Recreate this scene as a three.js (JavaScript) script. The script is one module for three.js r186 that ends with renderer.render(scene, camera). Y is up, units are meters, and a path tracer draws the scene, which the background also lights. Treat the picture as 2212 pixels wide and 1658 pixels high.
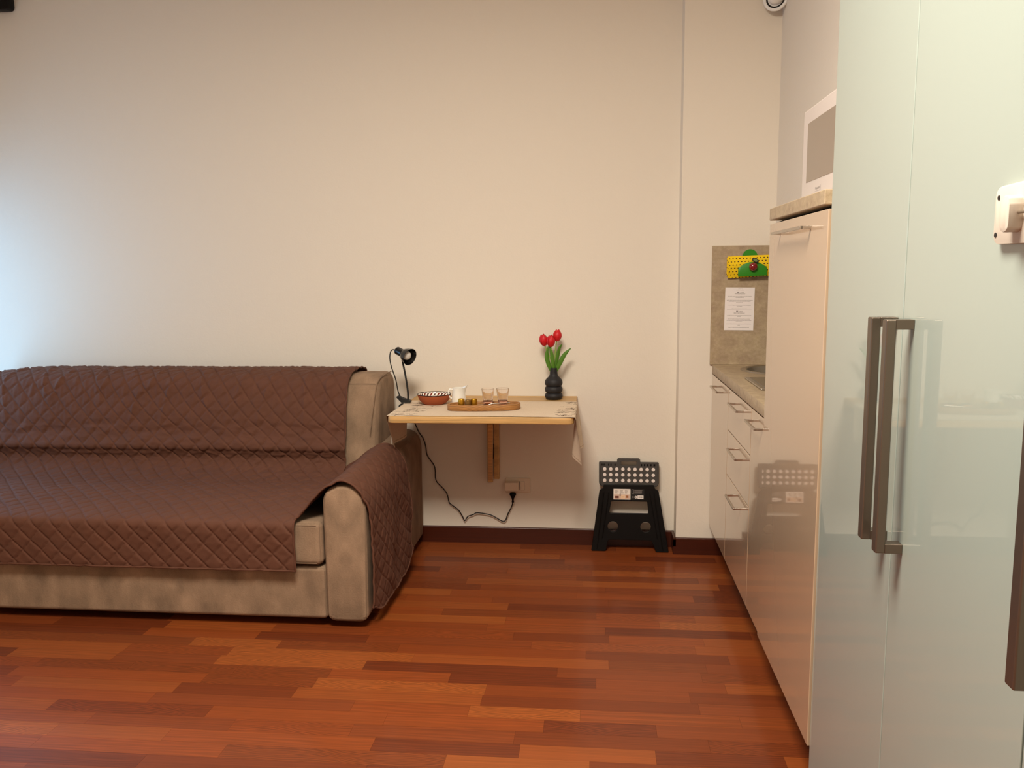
import * as THREE from 'three';
import { RoundedBoxGeometry } from 'three/addons/geometries/RoundedBoxGeometry.js';
import { mergeGeometries, mergeVertices, toCreasedNormals } from 'three/addons/utils/BufferGeometryUtils.js';
import { ImprovedNoise } from 'three/addons/math/ImprovedNoise.js';
import { RectAreaLightUniformsLib } from 'three/addons/lights/RectAreaLightUniformsLib.js';

// ───────────────────────── camera, sky, lights, exposure
RectAreaLightUniformsLib.init();
const scene = new THREE.Scene();
const W = 2212, H = 1658, F = 1799;
const camera = new THREE.PerspectiveCamera(2 * Math.atan(H / 2 / F) * 180 / Math.PI, W / H, 0.02, 60);
camera.rotation.order = 'YXZ';
camera.rotation.set(-7.593 * Math.PI / 180, 5.6615 * Math.PI / 180, -0.503 * Math.PI / 180);
camera.position.set(0, 1.32, 3.955);
camera.updateMatrixWorld(true);

const renderer = new THREE.WebGLRenderer({ antialias: true });
renderer.toneMapping = THREE.LinearToneMapping;
renderer.toneMappingExposure = 1.0;
renderer.shadowMap.enabled = true;

const SKY = new THREE.Color().setRGB(0.6, 1.25, 2.1);          // overcast daylight beyond the window
scene.background = SKY;
const WIN = { z0: 0.10, z1: 0.95, y0: 0.12, y1: 1.78, x: -3.32 };   // balcony window in the left wall, out of frame
{ // daylight entering by that window
  const day = new THREE.RectAreaLight(new THREE.Color().setRGB(0.28, 0.61, 1.0), 3.4, WIN.z1 - WIN.z0 - 0.12, WIN.y1 - WIN.y0 - 0.12);
  day.name = 'daylight'; day.position.set(WIN.x + 0.03, (WIN.y0 + WIN.y1) / 2, (WIN.z0 + WIN.z1) / 2);
  day.lookAt(WIN.x + 3, 0.7, (WIN.z0 + WIN.z1) / 2); scene.add(day);
}
const LAMP = { x: -0.4, y: 2.83, z: 2.85, power: 59 };                // warm ceiling light, out of frame above the camera

// ───────────────────────── helpers
const D = Math.PI / 180;
let seed = 20240611;
const rnd = () => { seed = (seed * 1664525 + 1013904223) >>> 0; return seed / 4294967296; };
const rr = (a, b) => a + (b - a) * rnd();
const clamp = (x, a, b) => Math.min(b, Math.max(a, x));
const smooth = (a, b, x) => { const t = clamp((x - a) / (b - a), 0, 1); return t * t * (3 - 2 * t); };
const noise = new ImprovedNoise(), N3 = (x, y, z = 0) => noise.noise(x, y, z);
const fbm = (x, y, z = 0, o = 4) => { let s = 0, a = 0.5, f = 1; for (let i = 0; i < o; i++) { s += a * N3(x * f, y * f, z + i * 7.3); a *= 0.5; f *= 2.03; } return s; };
const V = (x, y, z) => new THREE.Vector3(x, y, z);
// a photo pixel gives a direction; the plane it is met with gives the distance
const ray = (px, py) => V((px - W / 2) / F, -(py - H / 2) / F, -1).applyQuaternion(camera.quaternion);
const hit = (px, py, axis, value) => { const r = ray(px, py), t = (value - camera.position[axis]) / r[axis]; return r.multiplyScalar(t).add(camera.position); };

const names = {};
function numbered(n) { if (!(n in names)) { names[n] = 0; return n; } names[n]++; return n + '_' + String(names[n]).padStart(3, '0'); }
function shade(o) { o.castShadow = o.receiveShadow = true; return o; }
function mesh(name, geo, mat, parent) { const m = shade(new THREE.Mesh(geo, mat)); m.name = parent ? name : numbered(name); (parent || scene).add(m); return m; }
function thing(name, label, category, pos = [0, 0, 0], group) {
  const g = new THREE.Group(); g.name = numbered(name); g.position.set(...pos); g.userData = { label, category }; if (group) g.userData.group = group; scene.add(g); return g;
}
function tag(o, label, category, group) { o.userData.label = label; o.userData.category = category; if (group) o.userData.group = group; return o; }
function structure(name, geo, mat, label) { const m = mesh(name, geo, mat); m.name = name; m.userData.kind = 'structure'; m.userData.label = label; return m; }
// uv in metres, from the side a face looks to
function metreUV(g, sx = 1, sy = sx, ox = 0, oy = 0, swap = false) {
  const p = g.attributes.position, n = g.attributes.normal, uv = new Float32Array(p.count * 2);
  for (let i = 0; i < p.count; i++) {
    const ax = Math.abs(n.getX(i)), ay = Math.abs(n.getY(i)), az = Math.abs(n.getZ(i));
    let u, v;
    if (ay >= ax && ay >= az) { u = p.getX(i); v = p.getZ(i); } else if (ax >= az) { u = p.getZ(i); v = p.getY(i); } else { u = p.getX(i); v = p.getY(i); }
    if (swap) [u, v] = [v, u];
    uv[2 * i] = u * sx + ox; uv[2 * i + 1] = v * sy + oy;
  }
  g.setAttribute('uv', new THREE.BufferAttribute(uv, 2)); return g;
}
function span(x0, x1, y0, y1, z0, z1, r = 0, seg = 2) {
  const w = x1 - x0, h = y1 - y0, d = z1 - z0;
  const g = r ? new RoundedBoxGeometry(w, h, d, seg, Math.min(r, w / 2.01, h / 2.01, d / 2.01)) : new THREE.BoxGeometry(w, h, d);
  return g.translate((x0 + x1) / 2, (y0 + y1) / 2, (z0 + z1) / 2);
}
const boxAt = (x0, x1, y0, y1, z0, z1, r, seg) => metreUV(span(x0, x1, y0, y1, z0, z1, r, seg));
const merged = (list) => mergeGeometries(list.map((g) => { const k = g.index ? g.toNonIndexed() : g; for (const a of Object.keys(k.attributes)) if (!['position', 'normal', 'uv'].includes(a)) k.deleteAttribute(a); return k; }));
const curve = (pts, tension = 0.5) => new THREE.CatmullRomCurve3(pts.map((p) => p.isVector3 ? p : V(...p)), false, 'catmullrom', tension);
const tube = (pts, r, seg = 64, rad = 8) => new THREE.TubeGeometry(curve(pts), seg, r, rad, false);
const lathe = (pts, seg = 48) => new THREE.LatheGeometry(pts.map((p) => new THREE.Vector2(...p)), seg);
function grid(nu, nv, fn) { // sheet of (nu+1)(nv+1) points with computed normals
  const p = new Float32Array((nu + 1) * (nv + 1) * 3), uv = new Float32Array((nu + 1) * (nv + 1) * 2), id = [];
  for (let j = 0, k = 0; j <= nv; j++) for (let i = 0; i <= nu; i++, k++) {
    const q = fn(i / nu, j / nv); p[3 * k] = q[0]; p[3 * k + 1] = q[1]; p[3 * k + 2] = q[2]; uv[2 * k] = q[3] ?? i / nu; uv[2 * k + 1] = q[4] ?? j / nv;
  }
  for (let j = 0; j < nv; j++) for (let i = 0; i < nu; i++) { const a = j * (nu + 1) + i, b = a + 1, c = a + nu + 1, d = c + 1; id.push(a, b, c, b, d, c); }
  const g = new THREE.BufferGeometry(); g.setAttribute('position', new THREE.BufferAttribute(p, 3)); g.setAttribute('uv', new THREE.BufferAttribute(uv, 2)); g.setIndex(id); g.computeVertexNormals(); return g;
}
function roundedShape(x0, x1, y0, y1, r, Ctor = THREE.Shape) {
  const s = new Ctor(); r = Math.min(r, (x1 - x0) / 2, (y1 - y0) / 2);
  s.moveTo(x0 + r, y0); s.lineTo(x1 - r, y0); s.quadraticCurveTo(x1, y0, x1, y0 + r); s.lineTo(x1, y1 - r); s.quadraticCurveTo(x1, y1, x1 - r, y1);
  s.lineTo(x0 + r, y1); s.quadraticCurveTo(x0, y1, x0, y1 - r); s.lineTo(x0, y0 + r); s.quadraticCurveTo(x0, y0, x0 + r, y0); return s;
}
const extrude = (shape, depth, bevel = 0, opt = {}) => new THREE.ExtrudeGeometry(shape, { depth, bevelEnabled: bevel > 0, bevelSize: bevel, bevelThickness: bevel, bevelSegments: 2, curveSegments: 10, ...opt });
const roundedPolygon = (pts, r, Ctor = THREE.Shape) => { // polygon with each corner rounded
  const s = new Ctor(), n = pts.length;
  for (let i = 0; i < n; i++) {
    const a = new THREE.Vector2(...pts[(i + n - 1) % n]), b = new THREE.Vector2(...pts[i]), c = new THREE.Vector2(...pts[(i + 1) % n]), q = pts[i][2] ?? r;
    const p = b.clone().add(a.clone().sub(b).setLength(Math.min(q, a.distanceTo(b) / 2))), t = b.clone().add(c.clone().sub(b).setLength(Math.min(q, c.distanceTo(b) / 2)));
    i ? s.lineTo(p.x, p.y) : s.moveTo(p.x, p.y); s.quadraticCurveTo(b.x, b.y, t.x, t.y);
  }
  s.closePath(); return s;
};

// ───────────────────────── textures
function dataTexture(w, h, fn, srgb = true) {
  const d = new Uint8Array(w * h * 4);
  for (let y = 0, k = 0; y < h; y++) for (let x = 0; x < w; x++, k += 4) { const c = fn(x / w, y / h); d[k] = clamp(c[0], 0, 255); d[k + 1] = clamp(c[1], 0, 255); d[k + 2] = clamp(c[2], 0, 255); d[k + 3] = 255; }
  const t = new THREE.DataTexture(d, w, h); t.magFilter = THREE.LinearFilter; t.minFilter = THREE.LinearMipmapLinearFilter; t.generateMipmaps = true; t.wrapS = t.wrapT = THREE.MirroredRepeatWrapping;
  if (srgb) t.colorSpace = THREE.SRGBColorSpace; t.needsUpdate = true; return t;
}
function canvasTexture(w, h, draw) {
  const c = document.createElement('canvas'); c.width = w; c.height = h; draw(c.getContext('2d'), w, h);
  const t = new THREE.CanvasTexture(c); t.colorSpace = THREE.SRGBColorSpace; return t;
}
const grey = (v) => [v, v, v];
// wood grain: 1 unit of u = 1 m along the grain, 1 unit of v = 0.25 m across
const grain = (kind) => dataTexture(1024, 256, (u, v) => {
  const x = u * 3, y = v * 9;
  let t;
  if (kind === 0) t = fbm(x * 0.6, y * 5, 1.1, 4) * 0.9 + 0.35 * Math.sin((y * 2.1 + fbm(x * 0.5, y * 0.5, 4) * 3) * 6);
  else if (kind === 1) { const cy = (y % 2.4) - 1.2, r = Math.abs(cy) * 1.8 + Math.pow(((x + Math.floor(y / 2.4) * 0.37) % 1.0) * 2 - 1, 2) * 1.6 + fbm(x * 1.5, y * 1.2, 9) * 0.8; t = 0.75 * Math.sin(r * 13) + fbm(x, y * 6, 3) * 0.7; }
  else t = fbm(x * 0.4, y * 8, 5.5, 5) * 1.2;
  t += 0.5 * N3(x * 6, y * 40, 2);
  const k = 222 + t * 33; return [k, k - 2 - t * 2, k - 5 - t * 3];
});
const GRAIN = [grain(0), grain(1), grain(2)];
const plasterBump = dataTexture(512, 512, (u, v) => grey(128 + 70 * fbm(u * 40, v * 40, 3, 4) + 30 * N3(u * 140, v * 140, 8)), false);
const chenille = dataTexture(1024, 1024, (u, v) => { const m = fbm(u * 11, v * 7, 1, 5), s = N3(u * 130, v * 40, 4), w = N3(u * 300, v * 300, 6); const k = 208 + m * 72 + s * 4 + w * 12; return [k, k - 3, k - 7]; });
const chenilleBump = dataTexture(512, 512, (u, v) => grey(128 + 26 * N3(u * 120, v * 40, 4) + 60 * N3(u * 200, v * 200, 6)), false);
const stone = dataTexture(1024, 1024, (u, v) => { const a = fbm(u * 10, v * 10, 2, 5), b = fbm(u * 34 + 5, v * 34, 6, 4), c = N3(u * 150, v * 150, 1); const k = 208 + a * 34 + b * 22 + c * 10; return [k, k - 5 + a * 6, k - 14 + b * 8]; });
const linenBump = dataTexture(512, 512, (u, v) => grey(128 + 60 * Math.sin(u * 512 * 0.8) * Math.sin(v * 512 * 0.8) + 50 * N3(u * 30, v * 250, 3) + 40 * N3(u * 250, v * 30, 5)), false);
const quiltWeave = dataTexture(512, 512, (u, v) => { const k = 226 + 20 * fbm(u * 7, v * 7, 2, 3) + 10 * N3(u * 200, v * 200, 6); return [k, k, k]; });

// ───────────────────────── materials
const std = (color, roughness, more = {}) => new THREE.MeshStandardMaterial({ color, roughness, ...more });
const phys = (color, roughness, more = {}) => new THREE.MeshPhysicalMaterial({ color, roughness, ...more });
const M = {
  wall: std('#e8e0d2', 0.92, { bumpMap: plasterBump, bumpScale: 0.0012 }),
  ceiling: std('#efeae0', 0.95),
  outside: std('#9b978f', 0.95),
  slab: std('#3a1c10', 0.9),
  skirting: phys('#4c1d0d', 0.32, { map: GRAIN[2] }),
  sofa: std('#ae937a', 0.95, { map: chenille, bumpMap: chenilleBump, bumpScale: 0.0016 }),
  cover: phys('#683f2c', 0.85, { map: quiltWeave, sheen: 0.12, sheenRoughness: 0.5, sheenColor: new THREE.Color('#8a6656') }),
  lacquer: phys('#bba287', 0.24, { clearcoat: 1, clearcoatRoughness: 0.03 }),
  carcass: std('#d6c8b8', 0.6),
  glass: phys('#a0ada6', 0.35, { clearcoat: 1, clearcoatRoughness: 0.015 }),
  glassEdge: phys('#e6ecd9', 0.2, { clearcoat: 1, clearcoatRoughness: 0.05 }),
  steel: std('#c4bcb2', 0.28, { metalness: 1 }),
  bronze: std('#7d7165', 0.38, { metalness: 0.9 }),
  stone: std('#d3c0a5', 0.5, { map: stone }),
  birch: phys('#e4b878', 0.45, { map: GRAIN[0] }),
  tray: phys('#b78147', 0.55, { map: GRAIN[1] }),
  linen: std('#d8c9b6', 0.95, { bumpMap: linenBump, bumpScale: 0.0008, side: THREE.DoubleSide }),
  black: phys('#0c0c0d', 0.28),
  blackMatt: std('#161514', 0.62),
  blackPlastic: phys('#060505', 0.5, { specularIntensity: 0.45 }),
  greyPlastic: phys('#4a4744', 0.6, { specularIntensity: 0.5 }),
  cable: std('#100c0c', 0.5),
  white: phys('#f1efe9', 0.28),
  whitePlastic: phys('#d0c5b7', 0.38),
  ivory: phys('#e0d1bc', 0.25),
  creamPorcelain: phys('#efece2', 0.12, { clearcoat: 0.6, clearcoatRoughness: 0.05 }),
  terracotta: std('#a4512a', 0.75),
  tumbler: phys('#ffffff', 0.02, { transmission: 1, thickness: 0.004, ior: 1.46, attenuationColor: new THREE.Color('#f6cdbd'), attenuationDistance: 0.03 }),
  bulb: phys('#f4efe8', 0.25, { transmission: 0.3, thickness: 0 }),
  gold: std('#c9962f', 0.3, { metalness: 0.85 }),
  bronzeFoil: std('#8a6a3c', 0.35, { metalness: 0.7 }),
  vase: std('#17161a', 0.62),
  petal: phys('#c8101c', 0.5, { side: THREE.DoubleSide }),
  petalLight: phys('#de2f2a', 0.5, { side: THREE.DoubleSide }),
  leaf: phys('#4c7a1e', 0.45, { side: THREE.DoubleSide }),
  stem: phys('#8cab4e', 0.5),
  green: phys('#2f8a1a', 0.4),
  cherry: phys('#7d0d10', 0.12, { clearcoat: 1 }),
  mwWindow: phys('#77675a', 0.12, { clearcoat: 1, clearcoatRoughness: 0.03 }),
  darkGap: std('#1c1613', 0.9),
  steelSink: std('#b8b2a8', 0.3, { metalness: 1, side: THREE.DoubleSide }),
};

// ───────────────────────── room shell
const RX0 = -3.32, RX1 = 1.14, RZ1 = 5.6, RY = 2.9, XF = 0.539, PZ = 0.105, PX = 0.387;
structure('wall_back', boxAt(RX0 - 0.3, PX + 0.02, 0, RY, -0.2, 0), M.wall, 'cream plastered wall behind the sofa and the small table');
structure('wall_pier', boxAt(PX, RX1 + 0.2, 0, RY, -0.2, PZ), M.wall, 'cream wall projection between the room and the kitchen run');
structure('wall_right', boxAt(RX1, RX1 + 0.2, 0, RY, PZ, RZ1), M.wall, 'cream wall behind the kitchen units');
structure('wall_box', boxAt(0.8, RX1, 1.46, RY, PZ, 1.24), M.wall, 'boxed-in wall above the worktop beside the microwave');
structure('wall_front', boxAt(RX0 - 0.3, RX1 + 0.2, 0, RY, RZ1, RZ1 + 0.2), M.wall, 'cream wall opposite the sofa');
structure('ceiling', boxAt(RX0 - 0.3, RX1 + 0.2, RY, RY + 0.2, -0.2, RZ1 + 0.2), M.ceiling, 'white ceiling');
{ // left wall with the window opening
  const x0 = RX0 - 0.3;
  structure('wall_left', merged([boxAt(x0, RX0, 0, RY, 0, WIN.z0), boxAt(x0, RX0, 0, RY, WIN.z1, RZ1), boxAt(x0, RX0, 0, WIN.y0, WIN.z0, WIN.z1), boxAt(x0, RX0, WIN.y1, RY, WIN.z0, WIN.z1)]), M.wall, 'cream wall with the window');
  const xw = RX0 - 0.06, zm = (WIN.z0 + WIN.z1) / 2;
  const w = structure('window_1', merged([boxAt(xw - 0.05, xw, WIN.y0, WIN.y1, WIN.z0, WIN.z0 + 0.06), boxAt(xw - 0.05, xw, WIN.y0, WIN.y1, WIN.z1 - 0.06, WIN.z1), boxAt(xw - 0.05, xw, WIN.y0, WIN.y0 + 0.06, WIN.z0, WIN.z1), boxAt(xw - 0.05, xw, WIN.y1 - 0.06, WIN.y1, WIN.z0, WIN.z1), boxAt(xw - 0.05, xw, WIN.y0, WIN.y1, zm - 0.05, zm + 0.05)]), M.white, 'white framed two-leaf window');
  const pane = phys('#ffffff', 0.0, { transmission: 1, thickness: 0 });
  for (const [a, b] of [[WIN.z0 + 0.06, zm - 0.05], [zm + 0.05, WIN.z1 - 0.06]]) mesh('pane', span(xw - 0.03, xw - 0.024, WIN.y0 + 0.06, WIN.y1 - 0.06, a, b), pane, w);
}
// skirting boards
const skirtShape = (h, t) => { const s = new THREE.Shape(); s.moveTo(0, 0); s.lineTo(t, 0); s.lineTo(t, h - 0.008); s.quadraticCurveTo(t, h, t - 0.006, h); s.lineTo(0, h); s.closePath(); return s; };
{
  const run = (len) => extrude(skirtShape(0.08, 0.012), len);
  structure('baseboard_back', metreUV(run(PX - RX0).rotateY(-Math.PI / 2).translate(PX, 0, 0), 1, 4), M.skirting, 'dark red-brown wooden skirting board along the back wall');
  structure('baseboard_pier', merged([metreUV(run(0.225).rotateY(-Math.PI / 2).translate(PX + 0.213, 0, PZ), 1, 4), metreUV(span(PX - 0.012, PX, 0, 0.08, 0, PZ + 0.012), 1, 4)]), M.skirting, 'dark red-brown wooden skirting board around the wall projection');
}
// floor: strip parquet, each strip a piece of its own where it can be seen
{
  const floor = structure('floor', boxAt(RX0 - 0.3, RX1 + 0.2, -0.2, -0.008, -0.2, RZ1 + 0.2), M.slab, 'glossy red-brown strip parquet floor');
  const tones = ['#95491f', '#8d441d', '#83401c', '#9b5023', '#7d3b1a', '#914820', '#89431f', '#a15626', '#753619'];
  const mats = []; for (const t of tones) for (let k = 0; k < 2; k++) mats.push(phys(t, 0.5, { map: GRAIN[(mats.length + k) % 3], specularIntensity: 0.45, clearcoat: 0.28, clearcoatRoughness: 0.16 }));
  const rest = mats.map(() => []), PW = 0.067; let count = 0;
  for (let r = 0, z = 0.024 - PW; z < RZ1; r++, z += PW) {
    let x = RX0 - rr(0, 0.5);
    while (x < RX1) {
      const len = rr(0.3, 0.68), a = Math.max(x, RX0), b = Math.min(x + len, RX1), z0 = Math.max(z, 0), z1 = Math.min(z + PW, RZ1);
      x += len; if (b - a < 0.02) continue;
      const m = Math.floor(Math.pow(rnd(), 1.15) * mats.length);
      const g = metreUV(span(a + 0.0002, b - 0.0002, -0.008, 0, z0 + 0.0002, z1 - 0.0002), 1, 4, rr(0, 5), rr(0, 5));
      const seen = a < 0.62 && z0 < 2.02 && b > -2.45 + 0.5 * Math.max(0, z0 - 1) && !(b < -0.9 && z1 < 0.95);
      if (seen && count < 290) { mesh('plank', g, mats[m], floor); count++; } else rest[m].push(g);
    }
  }
  rest.forEach((list, m) => { if (list.length) mesh('plank_field', merged(list), mats[m], floor).userData.kind = 'stuff'; });
}

// ───────────────────────── ceiling light (out of frame)
{
  const o = thing('ceiling_lamp', 'round warm ceiling lamp above the room', 'lamp', [LAMP.x, RY, LAMP.z]);
  mesh('lamp_base', new THREE.CylinderGeometry(0.36, 0.36, 0.03, 48).translate(0, -0.015, 0), M.white, o);
  mesh('lamp_shade', new THREE.CylinderGeometry(0.47, 0.45, 0.03, 64).translate(0, -0.045, 0), std('#fff2dc', 0.6, { emissive: '#ffd9ac', emissiveIntensity: 3 }), o);
  const l = new THREE.RectAreaLight(new THREE.Color().setRGB(1, 0.905, 0.775), LAMP.power, 0.8, 0.8); l.name = 'ceiling_glow'; l.position.set(LAMP.x, RY - 0.066, LAMP.z); l.lookAt(LAMP.x, 0, LAMP.z - 0.0001); scene.add(l);
}

// ───────────────────────── sofa
const SX1 = -0.838, SX0 = -3.0;
{
  const o = thing('sofa', 'beige chenille sofa with thick padded arms and a low base', 'sofa', [-1.92, 0, 0.55]);
  const L = (g) => g.translate(1.92, 0, -0.55);
  mesh('base', L(boxAt(-2.848, -0.992, 0.034, 0.238, 0.06, 1.05, 0.018, 3)), M.sofa, o);
  const seat = mesh('seat_cushion', L(boxAt(-2.84, -1.0, 0.246, 0.415, 0.3, 1.062, 0.024, 4)), M.sofa, o);
  for (const [y, z] of [[0.4, 1.059], [0.256, 1.06]]) mesh('piping', L(new THREE.CylinderGeometry(0.0022, 0.0022, 1.8, 8).rotateZ(Math.PI / 2).translate(-1.92, y, z + 0.001)), M.sofa, seat);
  // arms: rounded profile run from the wall to the front
  for (const x of [SX1 - 0.076, SX0 + 0.076]) {
    const s = roundedPolygon([[-0.063, 0.042, 0.02], [0.063, 0.042, 0.02], [0.066, 0.54, 0.075], [-0.066, 0.535, 0.055]], 0.02);
    const g = extrude(s, 0.995, 0.014, { bevelSegments: 4, curveSegments: 16 });
    const p = g.attributes.position;
    for (let i = 0; i < p.count; i++) { const z = p.getZ(i), y = p.getY(i), k = smooth(0.3, 0.55, y); p.setY(i, y + 0.022 * k * (1 - z) + 0.003 * N3(z * 5, y * 6, x)); p.setX(i, p.getX(i) * (1 + 0.05 * Math.sin(clamp(y / 0.55, 0, 1) * Math.PI))); }
    g.computeVertexNormals();
    mesh('armrest', L(metreUV(toCreasedNormals(g, 0.9)).translate(x, 0, 0.045)), M.sofa, o);
  }
  // back: section in z,y run along x
  const sec = roundedPolygon([[0.05, 0.06, 0.02], [0.06, 0.835, 0.055], [0.30, 0.842, 0.075], [0.372, 0.60, 0.2], [0.395, 0.36, 0.02], [0.3, 0.06, 0.02]], 0.03);
  const bg = extrude(sec, 1.83, 0.028, { bevelSegments: 5, curveSegments: 16 }).rotateY(-Math.PI / 2); // shape x -> +z, depth -> -x
  const bp = bg.attributes.position;
  for (let i = 0; i < bp.count; i++) bp.setZ(i, bp.getZ(i) + 0.004 * N3(bp.getX(i) * 4, bp.getY(i) * 6, 2));
  bg.computeVertexNormals();
  const back = mesh('backrest', L(metreUV(toCreasedNormals(bg, 0.9)).translate(-0.985, 0, 0)), M.sofa, o);
  mesh('seam', L(tube([[-0.984, 0.62, 0.415], [-0.976, 0.72, 0.388], [-0.97, 0.80, 0.352], [-0.968, 0.832, 0.33], [-0.962, 0.852, 0.3], [-0.958, 0.862, 0.2], [-0.958, 0.862, 0.1]], 0.0022, 40, 6)), M.sofa, back);
  for (const [x, z] of [[-0.91, 0.12], [-0.91, 0.95], [-2.93, 0.12], [-2.93, 0.95]]) mesh('foot', L(new THREE.CylinderGeometry(0.025, 0.022, 0.045, 16).translate(x, 0.0225, z)), M.blackPlastic, o);
}
// quilted throw over the sofa
{
  const o = thing('sofa_cover', 'brown diamond-quilted cover draped over the sofa back, seat and arm', 'sofa cover', [-1.92, 0.43, 0.7]);
  const P = 0.076;
  const quilt = (s, t) => { const a = Math.abs(Math.sin(Math.PI * (s + t))), b = Math.abs(Math.sin(Math.PI * (s - t))); return 1 - Math.exp(-Math.min(a, b) * 5.5); };
  const prof = curve([[0, 0.62, 0.035], [0, 0.80, 0.028], [0, 0.868, 0.065], [0, 0.880, 0.16], [0, 0.876, 0.26], [0, 0.845, 0.345], [0, 0.77, 0.378], [0, 0.67, 0.408], [0, 0.59, 0.432], [0, 0.556, 0.437], [0, 0.540, 0.426], [0, 0.505, 0.416], [0, 0.468, 0.434], [0, 0.445, 0.48], [0, 0.436, 0.53], [0, 0.432, 0.60], [0, 0.436, 0.78], [0, 0.430, 0.96], [0, 0.422, 1.05], [0, 0.415, 1.078], [0, 0.405, 1.088], [0, 0.385, 1.090], [0, 0.31, 1.086], [0, 0.252, 1.084], [0, 0.236, 1.082]]);
  const NV = 450, NU = 400, pts = prof.getSpacedPoints(NV), len = prof.getLength();
  const tang = (j) => pts[Math.min(j + 1, NV)].clone().sub(pts[Math.max(j - 1, 0)]).normalize();
  const nrm = pts.map((_, j) => { const t = tang(j); return V(0, t.z, -t.y); });
  const XR = -1.094, XL = -2.98;
  const body = grid(NU, NV, (u, v) => {
    const j = Math.round(v * NV), p = pts[j], n = nrm[j], d = v * len;
    let x = XR + (XL - XR) * u;
    const onBack = smooth(0.85, 0.6, d), onSeat = smooth(0.78, 0.9, d) * smooth(1.55, 1.42, d);
    x += onBack * 0.012 * Math.sin(d * 9 + 1) * smooth(0, 0.2, u);
    // stitch lines lean where the cloth is pulled
    const s = x / P + onBack * 0.9 * (d - 0.55) / P * (0.25 + 0.2 * N3(x * 1.3, d * 2, 3)) + 0.25 * fbm(x * 2.2, d * 2.2, 7), t = d / (P * 1.06) + onSeat * 0.5 * N3(x * 1.1, d * 1.5, 4) + 0.12 * fbm(x * 3, d * 3, 1);
    const q = quilt(s, t);
    const ridge = (f, g, k) => Math.pow(1 - Math.abs(N3(x * f, d * g, k)), 14);
    let h = 0.001 + (0.0062 + 0.001 * onSeat) * q + 0.005 * fbm(x * 6, d * 6, 2) + onBack * smooth(0.33, 0.45, d) * 0.0075 * ridge(7, 2.2, 21) * (0.4 + 0.6 * q) + onSeat * 0.003 * ridge(5, 9, 31);
    h += q * (onBack * 0.0034 * N3(x * 62, d * 13, 1) + 0.0013 * N3(x * 34, d * 50, 5) + onSeat * 0.0016 * N3(x * 26, d * 80, 9));
    // loose folds at the crease behind the seat
    const band = Math.exp(-Math.pow((d - 0.79) / 0.045, 2));
    h += band * (0.012 * fbm(x * 5, d * 20, 8) - 0.01) + smooth(0.72, 0.76, d) * smooth(0.9, 0.8, d) * 0.005 * N3(x * 16 + d * 12, d * 26, 14);
    // fall of the left end and the cloth rising to the right arm
    let y = p.y + n.y * h, z = p.z + n.z * h;
    const leftEnd = smooth(-2.58, -3.0, x); if (d < 0.9) y -= 0.035 * leftEnd * leftEnd * smooth(0.95, 0.4, d);
    return [x, y, z, x * 2, d * 2];
  });
  const T = (g) => g.translate(1.92, -0.43, -0.7);
  mesh('quilted_panel', T(body), (M.cover.side = THREE.DoubleSide, M.cover), o);
  // flap that crosses from the seat over the arm and hangs down its outer side
  const NA = 150, NB = 190, rim = [];
  for (let j = 0; j <= NV; j++) { const k = j * (NU + 1), p = body.attributes.position, d = j / NV * len; if (d > 0.82 && d < 1.56) rim.push([p.getZ(k) + 0.7, p.getY(k) + 0.43]); }
  const seatY = (z) => { for (let i = 1; i < rim.length; i++) if (rim[i][0] >= z) { const [a, b] = [rim[i - 1], rim[i]], t = (z - a[0]) / (b[0] - a[0] || 1); return a[1] + (b[1] - a[1]) * clamp(t, 0, 1); } return rim[rim.length - 1][1]; };
  const flapAt = (z) => {
    const f = smooth(0.95, 1.06, z), b = smooth(0.62, 0.44, z);
    const low = 0.055 + 0.06 * Math.pow(smooth(0.62, 0.43, z), 1.5) + 0.03 * Math.pow(smooth(0.93, 1.06, z), 2), top = 0.572 + 0.014 * (0.75 - z) ;
    return curve([[XR - 0.006, seatY(z) - 0.002, z], [-1.075, seatY(z) + 0.010 + 0.004 * b, z], [-1.04, 0.480 + 0.018 * b, z], [-1.0, 0.522 + 0.01 * b, z], [-0.955, top - 0.012, z], [-0.905, top, z], [-0.858, top - 0.03, z], [-0.828, top - 0.085, z], [-0.818, 0.40, z], [-0.812 + 0.004 * Math.sin(z * 17), 0.28, z], [-0.806 - 0.012 * f + 0.006 * Math.sin(z * 23 + 1), 0.16, z], [-0.803 - 0.02 * f, low, z]]);
  };
  const Z0 = 0.445, Z1 = 1.066, cache = [];
  for (let i = 0; i <= NA; i++) cache.push(flapAt(Z0 + (Z1 - Z0) * i / NA).getSpacedPoints(NB));
  const flap = grid(NA, NB, (u, v) => {
    const i = Math.round(u * NA), j = Math.round(v * NB), p = cache[i][j], a = cache[i][Math.max(0, j - 1)], b = cache[i][Math.min(NB, j + 1)];
    const n = V(-(b.y - a.y), b.x - a.x, 0).normalize(); let z = Z0 + (Z1 - Z0) * u; const d = v * 0.86;
    const side = smooth(0.34, 0.5, d);
    z -= 0.02 * side * smooth(0.9, 1, u) ; z += 0.045 * (1 - side) * smooth(0.15, 0, u) * -0.3 + 0.03 * side * Math.sin(clamp((d - 0.34) / 0.5, 0, 1) * Math.PI) * -smooth(0.2, 0, u);
    const q = quilt(z / P + 0.25 * side * N3(z * 3, d * 4, 2), d / P + 0.2 * N3(z * 3, d * 3, 9));
    let h = 0.001 + 0.0050 * q + 0.006 * fbm(z * 6, d * 7, 6) * side + q * 0.002 * N3(z * 50, d * 28, 3);
    h += side * 0.010 * Math.max(0, N3(z * 9 + d * 5, d * 4, 12));
    h *= smooth(0, 0.05, d); return [p.x + n.x * h, p.y + n.y * h, z, z * 2, d * 2];
  });
  mesh('arm_flap', T(flap), M.cover, o);
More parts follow.
